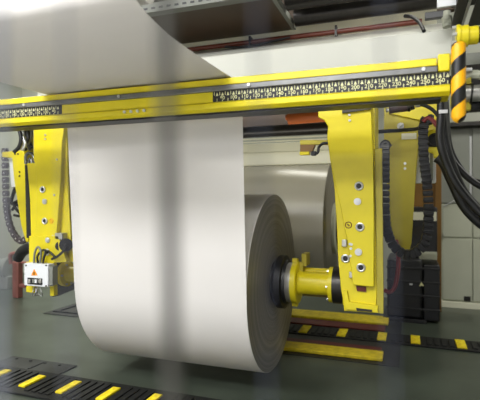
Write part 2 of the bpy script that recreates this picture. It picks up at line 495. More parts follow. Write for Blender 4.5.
def xw(px): return at(px, 283, AX.y).x
def spindle(arm, xs, sgn, cz, k=1.0):
    """stations in world X measured from roll towards arm"""
    C = (0, AX.y, cz)
    x0, x1, x2, x3, x4, x5, x6 = xs
    b = MB(); b.lathe([(x0, 0.02), (x0, 0.24), (x0 + sgn * 0.02, 0.26), (x0 + sgn * 0.08, 0.26), (x0 + sgn * 0.085, 0.215), (x1, 0.21), (x1, 0.02)], C, 64)
    b.build('chuck_hub', 'blackm', arm)
    b = MB(); b.lathe([(x1 - sgn * 0.02, 0.1), (x1 - sgn * 0.02, 0.185), (x1, 0.195), (x2, 0.195), (x2, 0.1)], C, 64); b.build('chuck_ring', 'steel', arm)
    fl = MB().lathe([(x2, 0.09), (x2, 0.205), (x3 - sgn * 0.01, 0.205), (x3, 0.195), (x3, 0.09)], C, 64).build('chuck_flange', 'yellow', arm)
    for a in (80, 275):
        t = math.radians(a)
        q = Matrix.Rotation(t, 3, 'X')
        b = MB(); b.box(Vector(C) + Vector(((x2 + x3) / 2 - sgn * 0.02, 0, 0)) + q @ Vector((0, 0.205, 0)), (0.055, 0.06, 0.06), q); b.build('lug', 'yellow', fl, 0.004)
    b = MB(); b.lathe([(x3 - sgn * 0.005, 0.02), (x3, 0.125 * k), (x3 + sgn * 0.03, 0.108 * k), (x4, 0.103 * k), (x4, 0.02)], C, 64); b.build('spindle_sleeve', 'yellow', arm)
    if k == 1.0:
      b = MB(); b.cyl((x3, AX.y + 0.12, cz + 0.1 * k), (x4, AX.y + 0.12, cz + 0.1 * k), 0.035 * k, n=16); b.build('tie_rod', 'yellow', arm)
    fb = MB().lathe([(x4 - sgn * 0.01, 0.07), (x4, 0.168 * k), (x5, 0.168 * k), (x5, 0.07)], C, 64).build('arm_flange', 'yellow', arm)
    for a in (110, 180, 250, 290, 30):
        t = math.radians(a)
        c = Vector(C) + Vector((x4, math.cos(t) * 0.14 * k, math.sin(t) * 0.14 * k))
        MB().cyl(c - Vector((sgn * 0.02, 0, 0)), c + Vector((sgn * 0.02, 0, 0)), 0.013, n=8).build('flange_bolt', 'zinc', fb)
    b = MB(); b.lathe([(x5, 0.07), (x5, 0.175 * k), (x6, 0.175 * k), (x6, 0.07)], C, 64); b.build('bearing_disc', 'steel_dark', arm)
b = MB(); b.span((xw(301), AX.y + 0.02, AX.z + 0.16), (xw(306), AX.y + 0.2, AX.z + 0.28)); b.span((xw(299), AX.y + 0.0, AX.z + 0.1), (xw(303), AX.y + 0.16, AX.z + 0.2)); b.build('chuck_bracket', 'yellow_shaded', ra, 0.005)
spindle(ra, [RX1 + 0.032, xw(289), xw(294), xw(299.5), xw(330), xw(334), -0.545], 1, AX.z)

# ------------------------------------------------------------------ left arm
la = arm_root('yellow arm on the left of the roll with a white junction box on its foot', (-3.65, 4.36, 0.8))
b = MB(); b.pxpoly([(33.5, 118), (33.5, 160), (36, 167), (36, 240), (56, 240), (58, 215), (60.5, 180), (62, 140), (63.5, 133), (63.5, 118)], FY, 0.055)
b.build('front_plate', 'yellow', la, 0.006)
b = MB(); b.pxpoly([(24.8, 165), (27.5, 165), (31, 238), (26.5, 238)], FY + 0.05, 0.05); b.build('gap_shade_strip', 'black', la)  # black strip stands in for the shade in the gap
b = MB(); b.pxpoly([(27, 163), (36, 163), (37, 240), (31, 240), (30, 200)], FY + 0.01, 0.06)
b.build('side_rail', 'yellow', la, 0.004)
b = MB(); b.pxpoly([(61, 128), (66, 128), (68.5, 200), (71, 240), (74, 262), (56, 262), (57, 215)], FY + 0.06, 0.05)
b.build('carrier_plate', 'yellow', la, 0.005)
xl = at(37, 200, FY).x; xr = at(60, 200, FY).x
b = MB(); b.span((xl + 0.03, FY + 0.112, 1.42), (xr - 0.0, 4.63, 2.68)); b.build('arm_body', 'yellow', la, 0.01)
xs_ = at(54, 276, AX.y).x
b = MB(); b.span((xs_ - 0.12, 4.3, 0.8), (xs_, 4.63, 1.419)); b.build('spindle_housing', 'yellow', la, 0.01)
b = MB(); b.pxpoly([(29, 236), (58, 236), (66, 260), (66, 262), (29, 264)], FY - 0.02, 0.05)
b.build('foot_bracket', 'yellow', la, 0.004)
for pts in ([(26, 262), (33, 262), (34, 293), (26, 292)], [(49, 262), (53, 262), (54, 296), (50, 296)]):
    b = MB(); b.pxpoly(pts, FY - 0.02, 0.06); b.build('foot_plate', 'yellow', la, 0.004)
b = MB(); b.pxpoly([(52, 258), (60, 257), (68, 261), (77, 268), (77, 288), (58, 296), (52, 297)], 4.64, 0.04)
b.build('black_guard', 'blackm', la)
pb2 = bolt_mesh().build('hex_bolt', 'zinc', la, origin=(0, 0, 0)); ps2 = socket_bolt(la)
first = {0: True, 1: True}
for x, y, k in [(43, 189.5, 1), (45, 201.5, 0), (45, 221, 1), (48, 240, 0), (47.5, 252, 1)]:
    p = at(x, y, FY - 0.001 if y < 240 else FY - 0.021)
    o = (pb2, ps2)[k]
    if first[k]: o.location = p - world_loc(la); first[k] = False
    else: copy_child(o, la, p)
sm2 = MB().cyl((0, -0.008, 0), (0, 0.004, 0), 0.011, n=12).build('small_screw', 'zinc', la, origin=(0, 0, 0))
for i, (x, y) in enumerate([(45.5, 135), (45.5, 139), (57, 159.5), (54.5, 195), (53, 236)]):
    p = at(x, y, FY - 0.001)
    if i == 0: sm2.location = p - world_loc(la)
    else: copy_child(sm2, la, p)
p = at(51.5, 221, FY)
b = MB(); b.ring(p + Vector((0, -0.002, 0)), (0, 1, 0), 0.024, 0.004); b.box(p + Vector((0, -0.002, 0)), (0.024, 0.004, 0.01), Matrix.Rotation(0.7, 3, 'Y'))
s = b.build('warning_sticker', 'warn', la); s['label'] = 'round orange outline sticker'
p = at(61, 236, FY + 0.02)
b = MB(); b.box(p, (0.1, 0.08, 0.07)); b.build('latch_block', 'steel', la, 0.006)
b = MB(); b.cyl(at(66, 245, FY - 0.03), at(66, 245, FY + 0.1), 0.07, n=24); b.cyl(at(60, 246, FY - 0.01), at(60, 246, FY + 0.1), 0.05, n=20)
b.build('rubber_buffer', 'black', la)
def xwl(px): return at(px, 276, AX.y).x
CZL = 0.925
spindle(la, [RX0 - 0.005, RX0 - 0.03, RX0 - 0.05, RX0 - 0.07, at(61.5, 276, 4.36).x, at(57.5, 276, 4.36).x, xs_ + 0.001], -1, CZL, 0.85)

# junction box on the left foot
JY = 3.93
jp = at(24, 263, JY); jq = at(48, 287.5, JY)
jb = thing('junction_box', 'white switch box with orange warning triangle on the foot of the left arm', 'switch box', ((jp.x + jq.x) / 2, JY + 0.05, jq.z))
b = MB(); b.span((jp.x, JY, jq.z), (jq.x, JY + 0.097, jp.z)); b.build('enclosure', 'white', jb, 0.008)
b = MB(); b.span((jq.x + 0.001, JY + 0.012, jq.z + 0.02), (jq.x + 0.05, JY + 0.09, jp.z - 0.02)); b.build('side_gland', 'greypanel', jb, 0.004)
b = MB(); b.poly([at(31, 275.5, JY - 0.003), at(37.5, 275.5, JY - 0.003), at(34, 269, JY - 0.003)], (0, 0.004, 0)); t = b.build('warning_triangle', 'warn', jb)
b = MB(); b.box(at(34, 273.5, JY - 0.005), (0.008, 0.004, 0.03)); b.build('flash_mark', 'blackm', t)
b = MB(); b.span(at(27.5, 284, JY - 0.008), at(42.5, 278.5, JY + 0.002)); pn = b.build('switch_panel', 'blackm', jb)
for x, m in ((29.5, 'steel'), (33.5, 'greypanel'), (36, 'white'), (40, 'steel')):
    b = MB(); b.box(at(x, 281.2, JY - 0.014), (0.028, 0.014, 0.04)); b.build('switch', m, pn, 0.002)
for x, y in ((26, 265.5), (46, 265.5), (26, 286), (46, 286)):
    MB().cyl(at(x, y, JY - 0.006), at(x, y, JY + 0.004), 0.009, n=10).build('lid_screw', 'steel_dark', jb)
c = thing('cable_bundle', 'grey and black cables looping out of the top of the white switch box', 'cables', at(38, 262, JY + 0.04))
for pts in ([(34, 263), (35, 252), (38, 247), (41, 252), (40, 263)], [(38, 263), (37.5, 256), (43, 250), (48, 252)], [(43, 263), (44, 257), (47, 251), (52, 254), (56, 258)]):
    b = MB(); b.tube([at(x, y, JY + 0.05 - 0.02 * (i % 2)) for i, (x, y) in enumerate(pts)], 0.012); b.build('cable', 'greypanel' if pts[0][0] < 36 else 'black', c)
c = thing('cable_bundle', 'tangle of pale wires hanging under the white switch box', 'cables', at(37, 289, JY + 0.05))
for k in range(4):
    x = 34 + 2 * k
    b = MB(); b.tube([at(x, 287.5, JY + 0.05), at(x + random.uniform(-2, 2), 292, JY + 0.03), at(x + random.uniform(-2, 3), 296, JY + 0.06), at(38, 291 + k, JY + 0.05)], 0.006, 6); b.build('wire', 'zinc', c)

# ------------------------------------------------------------------ rear arms
rb = arm_root('yellow rear arm, shade painted in, with a rounded tip inside the black cable chain', (-0.05, 5.3, 1.3))
RY = 5.25
b = MB(); b.pxpoly([(384, 92), (384, 150), (389, 205), (393, 235), (398, 247), (404, 253.5), (409, 252), (411.5, 243), (415, 190), (418, 150), (431, 132), (444, 132), (444, 92)], RY, 0.07)
b.build('rear_plate', 'yellow_shaded', rb, 0.006)
b = MB(); b.pxpoly([(386, 92), (444, 92), (444, 119), (424, 121), (388, 113)], RY - 0.04, 0.04)
b.build('head_plate', 'yellow', rb, 0.004)
b = MB(); b.span((at(390, 120, RY).x, RY + 0.07, 1.35), (at(408, 120, RY).x, RY + 0.5, 3.0)); b.build('arm_body', 'yellow_shaded', rb, 0.01)
b = MB(); b.span((-0.18, RY + 0.501, 1.3), (0.0, RA.y + 0.15, 1.75)); b.build('spindle_housing', 'yellow_shaded', rb, 0.01)
b = MB(); b.cyl((RRX1 + 0.121, RA.y, RA.z), (-0.181, RA.y, RA.z), 0.08, n=32); b.build('spindle_sleeve', 'yellow', rb)
b = MB(); b.span(at(401.5, 139.5, RY - 0.008), at(416.5, 133, RY + 0.002)); b.build('name_plate', 'cream', rb)
b = MB(); b.cyl(at(400.5, 126, RY - 0.07), at(400.5, 126, RY), 0.035, n=24); b.cyl(at(403, 123.5, RY - 0.09), at(398, 128, RY - 0.07), 0.012, n=10); b.build('pressure_gauge', 'white', rb)
sm3 = MB().cyl((0, -0.008, 0), (0, 0.004, 0), 0.014, n=12).build('small_screw', 'zinc', rb, origin=(0, 0, 0))
for i, (x, y) in enumerate([(405, 163.5), (405, 168.5), (381.5, 107), (387, 105), (388, 110)]):
    if i == 2: break
    p = at(x, y, RY - 0.001)
    if i == 0: sm3.location = p - world_loc(rb)
    else: copy_child(sm3, rb, p)
hang = MB().span((-0.5, RY + 0.072, 3.001), (0.8, RY + 0.5, 3.1)).build('hanger_rail', 'steel_dark')
tag(hang, 'dark overhead rail carrying the rear arm, mostly behind the pale duct', 'rail')

b = MB(); b.pxpoly([(425, 131), (446, 128), (446, 159), (434, 158), (433, 153), (425, 152)], RY - 0.06, 0.055)
br = b.build('cable_bracket', 'yellow', bevel=0.006); tag(br, 'yellow bracket with a round black hole beside the hanging black cables', 'bracket')
b = MB(); b.ring(at(435, 140, RY - 0.065), (0, 1, 0), 0.055, 0.018); b.cyl(at(435, 140, RY - 0.065), at(435, 140, RY - 0.055), 0.05, n=24); b.span(at(427, 147, RY - 0.07), at(444, 143.5, RY - 0.055)); b.build('cable_gland', 'black', br)

# left rear arm plate
lb = arm_root('narrow yellow rear plate at the far left beside the grey cable chain', (-4.9, 5.2, 1.3))
b = MB(); b.pxpoly([(2, 152), (2, 157), (12, 158), (14, 180), (18, 205), (21, 225), (26, 242), (28, 242), (27, 195), (24, 150)], 4.5, 0.06)
b.build('rear_plate', 'yellow', lb, 0.005)
b = MB(); b.span((at(16, 150, 4.5).x, 4.562, 1.75), (at(24, 150, 4.5).x, 4.66, 2.68)); b.build('arm_body', 'yellow_shaded', lb, 0.008)
for x, y in ((15, 154), (18, 154), (19.5, 172), (19.5, 176)): MB().cyl(at(x, y, 4.492), at(x, y, 4.502), 0.011, n=10).build('screw', 'steel_dark', lb)
b = MB(); b.pxpoly([(7, 158), (13, 158), (15, 187), (11, 187), (9, 160)], 4.6, 0.05); wp = b.build('cover_strip', 'white', bevel=0.004)
tag(wp, 'narrow white cover strip behind the far left yellow plate', 'cover')
b = MB(); b.tube([at(25, 151, 4.44), at(25.5, 157, 4.42), at(27, 163, 4.42)] , 0.02)
b = MB(); b.tube([at(26, 164, 4.44), at(26, 156, 4.44), at(30, 153, 4.44), at(34, 157, 4.44), at(34, 165, 4.44)], 0.02); b.tube([at(28, 164, 4.43), at(30, 158, 4.43), at(32, 164, 4.43)], 0.012)
tag(b.build('hose_loop', 'steel_rail'), 'short grey hose loop curving over the top of the left side rail', 'hose')

# cluster of cables under the left end of the beam
c = thing('cable_bundle', 'cluster of black and pale cables dropping under the beam left of the left arm', 'cables', at(26, 128, 4.3))
spec = [([(18, 126), (21, 138), (19, 147), (14, 152)], 'black', 0.022), ([(22, 126), (23, 136), (25, 144), (22, 150)], 'zinc', 0.02), ([(27, 126), (28, 138), (24, 146), (26, 150)], 'black', 0.022), ([(31, 126), (31, 136), (28, 144), (30, 150)], 'steel_rail', 0.02), ([(25, 126), (25, 132), (29, 140), (32, 148)], 'black', 0.018), ([(20, 128), (22, 140), (27, 143), (29, 141)], 'yellow', 0.012)]
for i, (pts, m, r) in enumerate(spec):
    b = MB(); b.tube([at(x, y, 4.25 + 0.04 * i) for x, y in pts], r); b.build('cable', m, c)

# ------------------------------------------------------------------ cable chains
def chain(label, pts, Y, size, m, step, hole=None, dep=0.11, group='cable chains'):
    path = smooth([at(x, y, Y) for x, y in pts], 14)
    root = thing('cable_chain', label, 'cable chain', min(path, key=lambda p: p.z), group)
    b = MB(); b.box((0, 0, 0), (step * 1.12, dep, size)); b.box((0, 0, 0), (step * 0.5, dep * 1.1, size * 1.08)); proto = b.build('chain_link', m, root, 0.006, origin=(0, 0, 0))
    dot = None
    d = 0; last = path[0]; acc = step; n = 0
    for i in range(1, len(path)):
        seg = path[i] - path[i - 1]
        acc += seg.length
        if acc >= step:
            acc = 0
            ang = -math.atan2(seg.z, seg.x)
            if n == 0:
                proto.location = path[i] - world_loc(root); proto.rotation_euler = (0, ang, 0)
                o = proto
                if hole:
                    hb = MB(); hb.box((0, -dep * 0.56, 0), (step * 0.25, 0.006, size * 0.22)); dot = hb.build('link_pin', hole, root, origin=(0, 0, 0))
                    dot.parent = o; dot.location = (0, 0, 0)
            else:
                o = copy_child(proto, root, path[i], (0, ang, 0))
            n += 1
    return root
chain('black cable chain hanging in a U round the tip of the rear right arm', [(385, 146), (385, 180), (385, 210), (387, 230), (394, 246), (405, 254), (416, 252), (426, 240), (428.5, 215), (427, 185), (424, 160), (423, 135), (425, 121), (431, 120)], 4.95, 0.088, 'chain', 0.05, None)
chain('dusty grey cable chain hanging in a U at the far left of the left arm', [(5, 150), (5.5, 180), (7, 210), (11, 228), (19, 240), (26, 239), (30, 230)], 4.75, 0.075, 'chain_grey', 0.07, 'zinc', 0.05)
b = MB(); b.tube([at(384, 150, 4.94), at(382, 145, 4.94), at(386, 142, 4.94), at(390, 147, 4.94)], 0.025)
tag(b.build('hose_end', 'black'), 'short black hose end at the top of the black cable chain beside the side rail', 'hose')
b = MB(); b.tube([at(14, 215, 5.0), at(20, 216, 5.0), at(26, 214, 5.0)], 0.02); b.tube([at(13, 203, 5.0), at(17, 210, 5.0), at(27, 219, 5.0)], 0.02); b.tube([at(16, 186, 5.0), at(11, 203, 5.0), at(20, 200, 5.0)], 0.025); b.tube([at(12, 210, 5.0), at(18, 205, 5.0), at(26, 220, 5.0)], 0.02)
tag(b.build('cable_loop', 'black'), 'black cables looping between the grey cable chain and the left arm', 'cables')
b = MB(); b.tube([at(18, 258, 4.8), at(22, 252, 4.75), at(29, 248, 4.7), at(36, 250, 4.7)], 0.07, 14)
tag(b.build('hose', 'black'), 'thick black hose running behind the top of the white switch box', 'hose')
b = MB(); b.tube([at(52, 259, 4.0), at(58, 256, 3.98), at(64, 250, 3.98), at(66, 244, 3.99)], 0.014)
tag(b.build('cable', 'black'), 'thin black cable arching from the switch box to the left arm buffer', 'cables')

# red hose, white terminal box, tan post, black drive unit on the right
b = MB(); b.tube([at(396, 240, 5.2), at(398, 255, 5.15), at(398, 270, 5.1), at(395, 286, 5.1), at(390, 292, 5.1), at(384, 290, 5.1)], 0.022)
tag(b.build('hose', 'hose_red'), 'dark red ribbed hose curving down behind the right arm', 'hose')
tb = thing('terminal_box', 'pale grey terminal box behind the black cable chain on the right', 'switch box', at(426, 183, 5.4))
b = MB(); p, q = at(415, 150, 5.4), at(436, 183, 5.4); b.span((p.x, 5.4, q.z), (q.x, 5.55, p.z)); b.build('enclosure', 'white', tb, 0.006)
b = MB(); p, q = at(430, 150, 5.36), at(433, 180, 5.36); b.span((p.x, 5.36, q.z), (q.x, 5.398, p.z)); b.build('conduit', 'greypanel', tb, 0.005)
PY_ = 8.12
b = MB(); b.span((at(435.5, 200, PY_).x, PY_, 0), (at(441.5, 200, PY_).x, PY_ + 0.1, 3.1))
b.span((at(412, 186, PY_).x, PY_ + 0.03, at(430, 212, PY_).z), (at(437, 186, PY_).x, PY_ + 0.08, at(430, 183, PY_).z))
tag(b.build('machine_post', 'tan', bevel=0.005), 'brown painted post standing behind the drive unit, below the pale terminal box', 'post')

du_y = 7.3
p0 = at(387, 316, du_y); q0 = at(440, 260, du_y)
du = thing('drive_unit', 'black boxed drive unit with small warning triangle below the black cable chain', 'drive unit', ((p0.x + q0.x) / 2, du_y + 0.4, 0))
p0.z = 0.02
wid = q0.x - p0.x
b = MB(); b.span((p0.x, du_y, 0.05), (p0.x + wid * 0.68, du_y + 0.75, q0.z)); b.build('motor_case', 'blackm', du, 0.04)
b = MB(); b.span((p0.x + wid * 0.69, du_y + 0.02, 0.03), (q0.x, du_y + 0.75, q0.z - 0.08)); b.build('gear_case', 'blackm', du, 0.02)
b = MB()
for k in range(4):
    z = 0.18 + k * 0.2
    b.span((p0.x - 0.005, du_y - 0.02, z), (q0.x + 0.003, du_y - 0.001, z + 0.035))
b.build('cooling_rib', 'chain', du, 0.008)
b = MB(); b.span((p0.x - 0.06, du_y - 0.05, 0.0), (p0.x + wid * 0.75, du_y + 0.8, 0.05)); b.build('base_plate', 'blackm', du, 0.005)
b = MB(); b.poly([at(419, 286, du_y - 0.025), at(424, 286, du_y - 0.025), at(421.5, 282, du_y - 0.025)], (0, 0.004, 0)); s = b.build('warning_triangle', 'ink', du)
b = MB(); b.span(at(409.5, 285, du_y - 0.022), at(412.5, 283.5, du_y - 0.018)); b.build('rating_plate', 'zinc', du)
# dark gearbox behind the chain
gb = thing('gearbox', 'dark gearbox behind the black cable chain above the drive unit', 'gearbox', ((at(422, 200, 7.4).x), 7.7, q0.z))
b = MB(); b.span((at(409, 240, 7.5).x, 7.42, q0.z), (at(437, 240, 7.5).x, 7.9, at(420, 207, 7.5).z)); b.build('housing', 'blackm', gb, 0.02)
b = MB(); b.cyl(at(420, 232, 7.41), at(420, 232, 7.5), 0.09, n=24); b.build('shaft_cap', 'steel_dark', gb)
b = MB(); b.span(at(413, 220, 7.41), at(425, 212, 7.43)); b.build('rating_plate', 'cream', gb)
b = MB(); b.span(at(431, 221, 7.41), at(436.5, 212, 7.43)); b.build('rating_plate', 'cream', gb)
vg = MB().span(at(419, 259.3, 7.38), at(437, 252, 7.41))
for k in range(7): vg.span(at(420 + 2.4 * k, 258.8, 7.365), at(420.8 + 2.4 * k, 253, 7.385))
vg.build('vent_grille', 'cabinet', gb)

# ------------------------------------------------------------------ cabinets at the right
CYF = 8.55
cx0 = at(442, 300, CYF).x
cb = thing('control_cabinet', 'pale grey-green cabinet standing at the right edge behind the drive unit', 'cabinet', (cx0 + 0.6, CYF + 0.2, 0))
zt = at(460, 204, CYF).z
b = MB(); b.span((cx0, CYF, 0.1), (cx0 + 2.6, YB - 0.005, zt)); b.build('body', 'cabinet', cb, 0.01)
b = MB(); b.span((cx0 - 0.02, CYF - 0.05, 0.0), (cx0 + 2.6, YB - 0.005, 0.1)); b.build('plinth', 'cream', cb, 0.005)
xs = at(472.5, 250, CYF).x
zs = at(460, 238, CYF).z
for (xa, xb_) in ((cx0 + 0.012, xs - 0.008), (xs + 0.008, xs + 0.6)):
    b = MB(); b.span((xa, CYF - 0.025, 0.13), (xb_, CYF - 0.001, zs - 0.01)); d = b.build('door', 'cabinet', cb, 0.006)
    if xa < xs: 
        bb = MB(); bb.span(at(464, 301, CYF - 0.035), at(470.5, 296.5, CYF - 0.026)); bb.build('latch', 'steel_dark', d)
    b = MB(); b.span((xa, CYF - 0.025, zs + 0.015), (xb_, CYF - 0.001, zt - 0.01)); b.build('upper_door', 'cabinet', cb, 0.006)
b = MB(); b.box(at(438, 235, CYF), (0.1, 0.08, 0.09)); b.build('hinge', 'zinc', cb, 0.005)
b = MB(); b.cyl(at(479, 226, CYF - 0.04), at(479, 226, CYF - 0.02), 0.02, n=12); b.build('lock', 'steel_dark', cb)
up = thing('wall_cabinet', 'tall panels above the pale cabinet, shade painted in grey, at the right edge', 'cabinet', (cx0 + 1.2, CYF + 0.2, zt))
ztu = at(460, 127, CYF).z
xa = at(443, 160, CYF).x; xm = at(471, 160, CYF).x
b = MB(); b.span((xa - 0.3, CYF + 0.1, zt + 0.002), (cx0 + 2.6, YB - 0.005, ztu)); b.build('body', 'greypanel', up, 0.01)  # grey colour stands in for shade on the upper cabinet
b = MB(); b.span((xa - 0.28, CYF + 0.07, zt + 0.02), (xm - 0.012, CYF + 0.098, ztu - 0.02)); b.build('door', 'greypanel', up, 0.006)
b = MB(); b.span((xm + 0.03, CYF + 0.07, zt + 0.02), (xm + 0.7, CYF + 0.098, ztu - 0.02)); b.build('door', 'greypanel', up, 0.006)
b = MB(); b.span((xm - 0.008, CYF + 0.085, zt + 0.1), (xm + 0.022, CYF + 0.098, ztu - 0.15)); b.build('light_gap_strip', 'zinc', up)  # pale strip painted in for light showing between the doors
b = MB(); b.span((xa - 0.4, CYF - 0.1, ztu), (cx0 + 2.6, YB - 0.005, ztu + 0.07)); b.build('top_rail', 'steel_dark', up, 0.005)
b = MB(); b.poly([at(443, 206, CYF - 0.06), at(444.5, 206, CYF - 0.06), at(461.5, 197.5, CYF - 0.06), at(460, 197, CYF - 0.06)], (0, 0.03, 0)); b.build('stay_rod', 'zinc', up)

# black cables hanging at the right
c = thing('cable_bundle', 'thick black cables hanging from the beam end and sweeping to the right edge', 'cables', at(446, 120, 4.4))
spec = [([(442, 96), (443, 120), (446, 145), (456, 175), (468, 197), (492, 222)], 0.035, 4.4), ([(444, 96), (446, 130), (450, 155), (462, 172), (480, 186), (500, 192)], 0.028, 4.5),
        ([(437, 157), (444, 163), (452, 180), (464, 205), (480, 222), (500, 235)], 0.05, 4.6), ([(441, 96), (441, 115), (440, 140), (447, 165), (459, 188), (482, 214), (500, 226)], 0.034, 4.35), ([(446, 100), (449, 140), (456, 160), (470, 178), (485, 183), (500, 185)], 0.022, 4.55)]
for pts, r, Y in spec:
    b = MB(); b.tube([at(x, y, Y) for x, y in pts], r, 12); b.build('cable', 'black', c)
b = MB(); b.box(at(443, 112, 4.33), (0.07, 0.05, 0.03)); b.build('cable_tie', 'zinc', c)
b = MB(); b.tube([at(423, 122, 4.9), at(428, 118, 4.9), at(434, 122, 4.9), at(440, 130, 4.9), at(444, 142, 4.9)], 0.022)
tag(b.build('hose', 'hose_red'), 'thin dark red and black hose arching over the top of the right cable chain', 'hose')
b = MB(); b.tube([at(373, 132, 4.9), at(390, 131, 5.0), at(405, 130, 5.1), at(416, 129, 5.1), at(422, 127, 5.0)], 0.02)
tag(b.build('cable', 'black'), 'black cable running level from the right arm to the right cable chain', 'cables')
pc = thing('air_cylinder', 'dark pneumatic cylinder just under the beam right of the right arm', 'cylinder', at(398, 108, 4.6))
b = MB(); b.cyl(at(389, 109, 4.6), at(407, 106.5, 4.6), 0.045, n=24); b.build('barrel', mat('maroon_grey', (82, 66, 68), 0.4), pc)
b = MB(); b.cyl(at(407, 106.5, 4.6), at(410, 106, 4.6), 0.05, n=24); b.cyl(at(410, 106, 4.6), at(414, 105, 4.6), 0.04, n=20); b.build('end_cap', 'steel_dark', pc)
b = MB(); b.cyl(at(415, 104.5, 4.58), at(420, 104, 4.58), 0.028, n=14); b.cyl(at(386, 105.5, 4.58), at(389, 105, 4.58), 0.02, n=14); b.cyl(at(386, 110.5, 4.58), at(389, 110, 4.58), 0.02, n=14); b.build('fitting', 'zinc', pc)
b = MB(); b.span(at(398, 104, 4.6), at(402, 88, 4.66)); b.build('mount', 'steel_dark', pc)
b = MB(); b.tube([at(418, 104, 4.58), at(426, 106, 4.55), at(434, 111, 4.5), at(441, 120, 4.45)], 0.016)
tag(b.build('air_hose', 'black'), 'thin black air hose from the pneumatic cylinder to the hanging cables', 'hose')

# sensor bracket on the left of the right arm
sb = thing('sensor_bracket', 'small dull yellow angle bracket with a sensor left of the right arm', 'bracket', at(310, 150, 4.4))
b = MB(); b.pxpoly([(300, 140), (328, 140), (328, 144.5), (300, 144.5)], 4.4, 0.06); b.build('bar', 'yellow_shaded', sb, 0.003)
b = MB(); b.pxpoly([(300, 144.6), (315, 144.6), (312, 152), (300, 152)], 4.4, 0.05); b.build('plate', 'tan', sb, 0.003)
b = MB(); b.span(at(299.5, 155, 4.37), at(310.5, 152.2, 4.43)); b.build('sensor', 'yellow', sb, 0.003)
b = MB(); b.span(at(310.8, 155.5, 4.38), at(316.5, 151.5, 4.43)); b.build('plug', 'black', sb, 0.004)
b = MB(); b.tube([at(316, 154, 4.4), at(318, 152, 4.4), at(319, 147, 4.4), at(323, 143.5, 4.39), at(330, 143, 4.38)], 0.013); b.build('lead', 'black', sb)

# ------------------------------------------------------------------ things behind the rolls, under the beam
b = MB(); b.cyl(at(288.5, 118.5, 4.9), at(370, 112, 4.9), 0.066, n=40)
b.cyl(at(286, 117.8, 4.9), at(288.6, 117.5, 4.9), 0.03, n=20)
tag(b.build('rubber_roller', 'orange'), 'orange rubber roller just under the beam left of the right arm', 'roller')
b = MB(); z = at(285, 130.5, 5.1).z; b.cyl((-4.0, 5.1, z), (-0.5, 5.1, z), 0.065, n=48)
tag(b.build('steel_roller', 'steel_dark'), 'long dark steel roller below the orange roller', 'roller')
b = MB(); b.span((-4.0, 5.18, at(270, 126, 5.18).z), (-0.5, 5.24, at(270, 104, 5.18).z))
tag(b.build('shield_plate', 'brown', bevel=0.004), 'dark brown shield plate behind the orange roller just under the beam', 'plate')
zz = at(270, 134, 5.3).z
b = MB(); b.span((-4.2, 5.3, zz - 0.02), (-0.5, 5.36, zz + 0.1)); cbm = b.build('cross_bar', 'blackm', bevel=0.004); tag(cbm, 'black cross bar with two pale trims behind the rolls', 'cross bar')
for y in (138.5, 141.5):
    b = MB(); z = at(270, y, 5.28).z; b.span((-4.2, 5.27, z - 0.007), (-0.5, 5.299, z + 0.007)); b.build('trim', 'cream', cbm)
b = MB(); za = at(270, 143, 5.4).z; b.span((-4.2, 5.40, za - 0.11), (-0.5, 5.6, za)); b.cyl((-4.2, 5.52, at(270, 161, 5.4).z), (-0.5, 5.52, at(270, 161, 5.4).z), 0.055, n=32)
b.span((-4.2, 5.45, at(270, 165, 5.4).z), (-0.5, 5.6, za - 0.1))
tag(b.build('cross_beam', 'cream', bevel=0.01), 'glossy cream cross beam above the rear grey roll', 'beam')

# ------------------------------------------------------------------ pale duct, red pipe and overhead panel of shaded paper
DY = 4.75
zb = at(240, 80, DY).z; ze = at(240, 53, DY).z
dx0, dx1 = -4.5, at(452, 30, DY).x
b = MB(); b.poly([(dx0, DY, zb - 0.05), (dx0, DY, ze), (dx0, DY + 0.5, ze + 0.24), (dx0, DY + 0.55, ze + 0.24), (dx0, DY + 0.55, zb - 0.05)], (dx1 - dx0, 0, 0))
tag(b.build('air_duct', 'duct', bevel=0.008), 'long pale grey duct running above the yellow beam', 'duct')
zp = ze + 0.31
b = MB(); b.span((dx0, DY + 0.57, ze + 0.2), (dx1 - 0.1, DY + 0.62, ze + 0.52)); tag(b.build('cover_strip', 'cream', bevel=0.005), 'cream strip behind the red pipe above the pale duct', 'cover')
pipe = thing('pipe', 'dark red pipe running along the top of the pale duct', 'pipe', (-2, DY + 0.48, zp))
pz = at(240, 43.5, DY + 0.45).z
b = MB(); b.cyl((dx0, DY + 0.45, pz), (dx1 - 0.25, DY + 0.45, pz), 0.028, n=16); b.build('pipe_run', 'redpipe', pipe)
for x in (-1.75, -0.75):
    b = MB(); b.span((x - 0.012, DY + 0.41, pz - 0.06), (x + 0.012, DY + 0.5, pz + 0.06)); b.build('pipe_clip', 'steel_dark', pipe)
b = MB(); b.tube([at(225, 47, DY + 0.35), at(245, 47, DY + 0.35), at(265, 43, DY + 0.36), at(290, 37, DY + 0.4)], 0.014)
tag(b.build('cable', 'black'), 'black cable sagging beside the red pipe above the pale duct', 'cables')
b = MB(); b.tube([at(405, 16, DY + 0.3), at(412, 17, DY + 0.2), at(419, 22, DY + 0.1), at(424, 31, DY - 0.02)], 0.018)
tag(b.build('cable', 'black'), 'thick black cable curving down onto the right end of the pale duct', 'cables')
b = MB(); b.span((-4.5, 3.35, 0), (-4.4, 3.4, 0))
ov = thing('shaded_paper_panel', 'overhead panel of shaded paper, painted dark brown, right of the paper sheet near the top', 'cover', (-2.6, 4.8, 3.78))
b = MB(); b.span((-4.5, 4.38, 3.78), (-1.27, 5.3, 3.84)); b.build('panel', 'brown', ov, 0.004)  # brown painted in for the shaded underside of an overhead paper run
b = MB(); b.span((-1.268, 4.38, 3.775), (-1.225, 5.3, 3.85)); b.build('edge_trim', 'greypanel', ov, 0.003)  # edge of the panel that stands in for the shaded paper
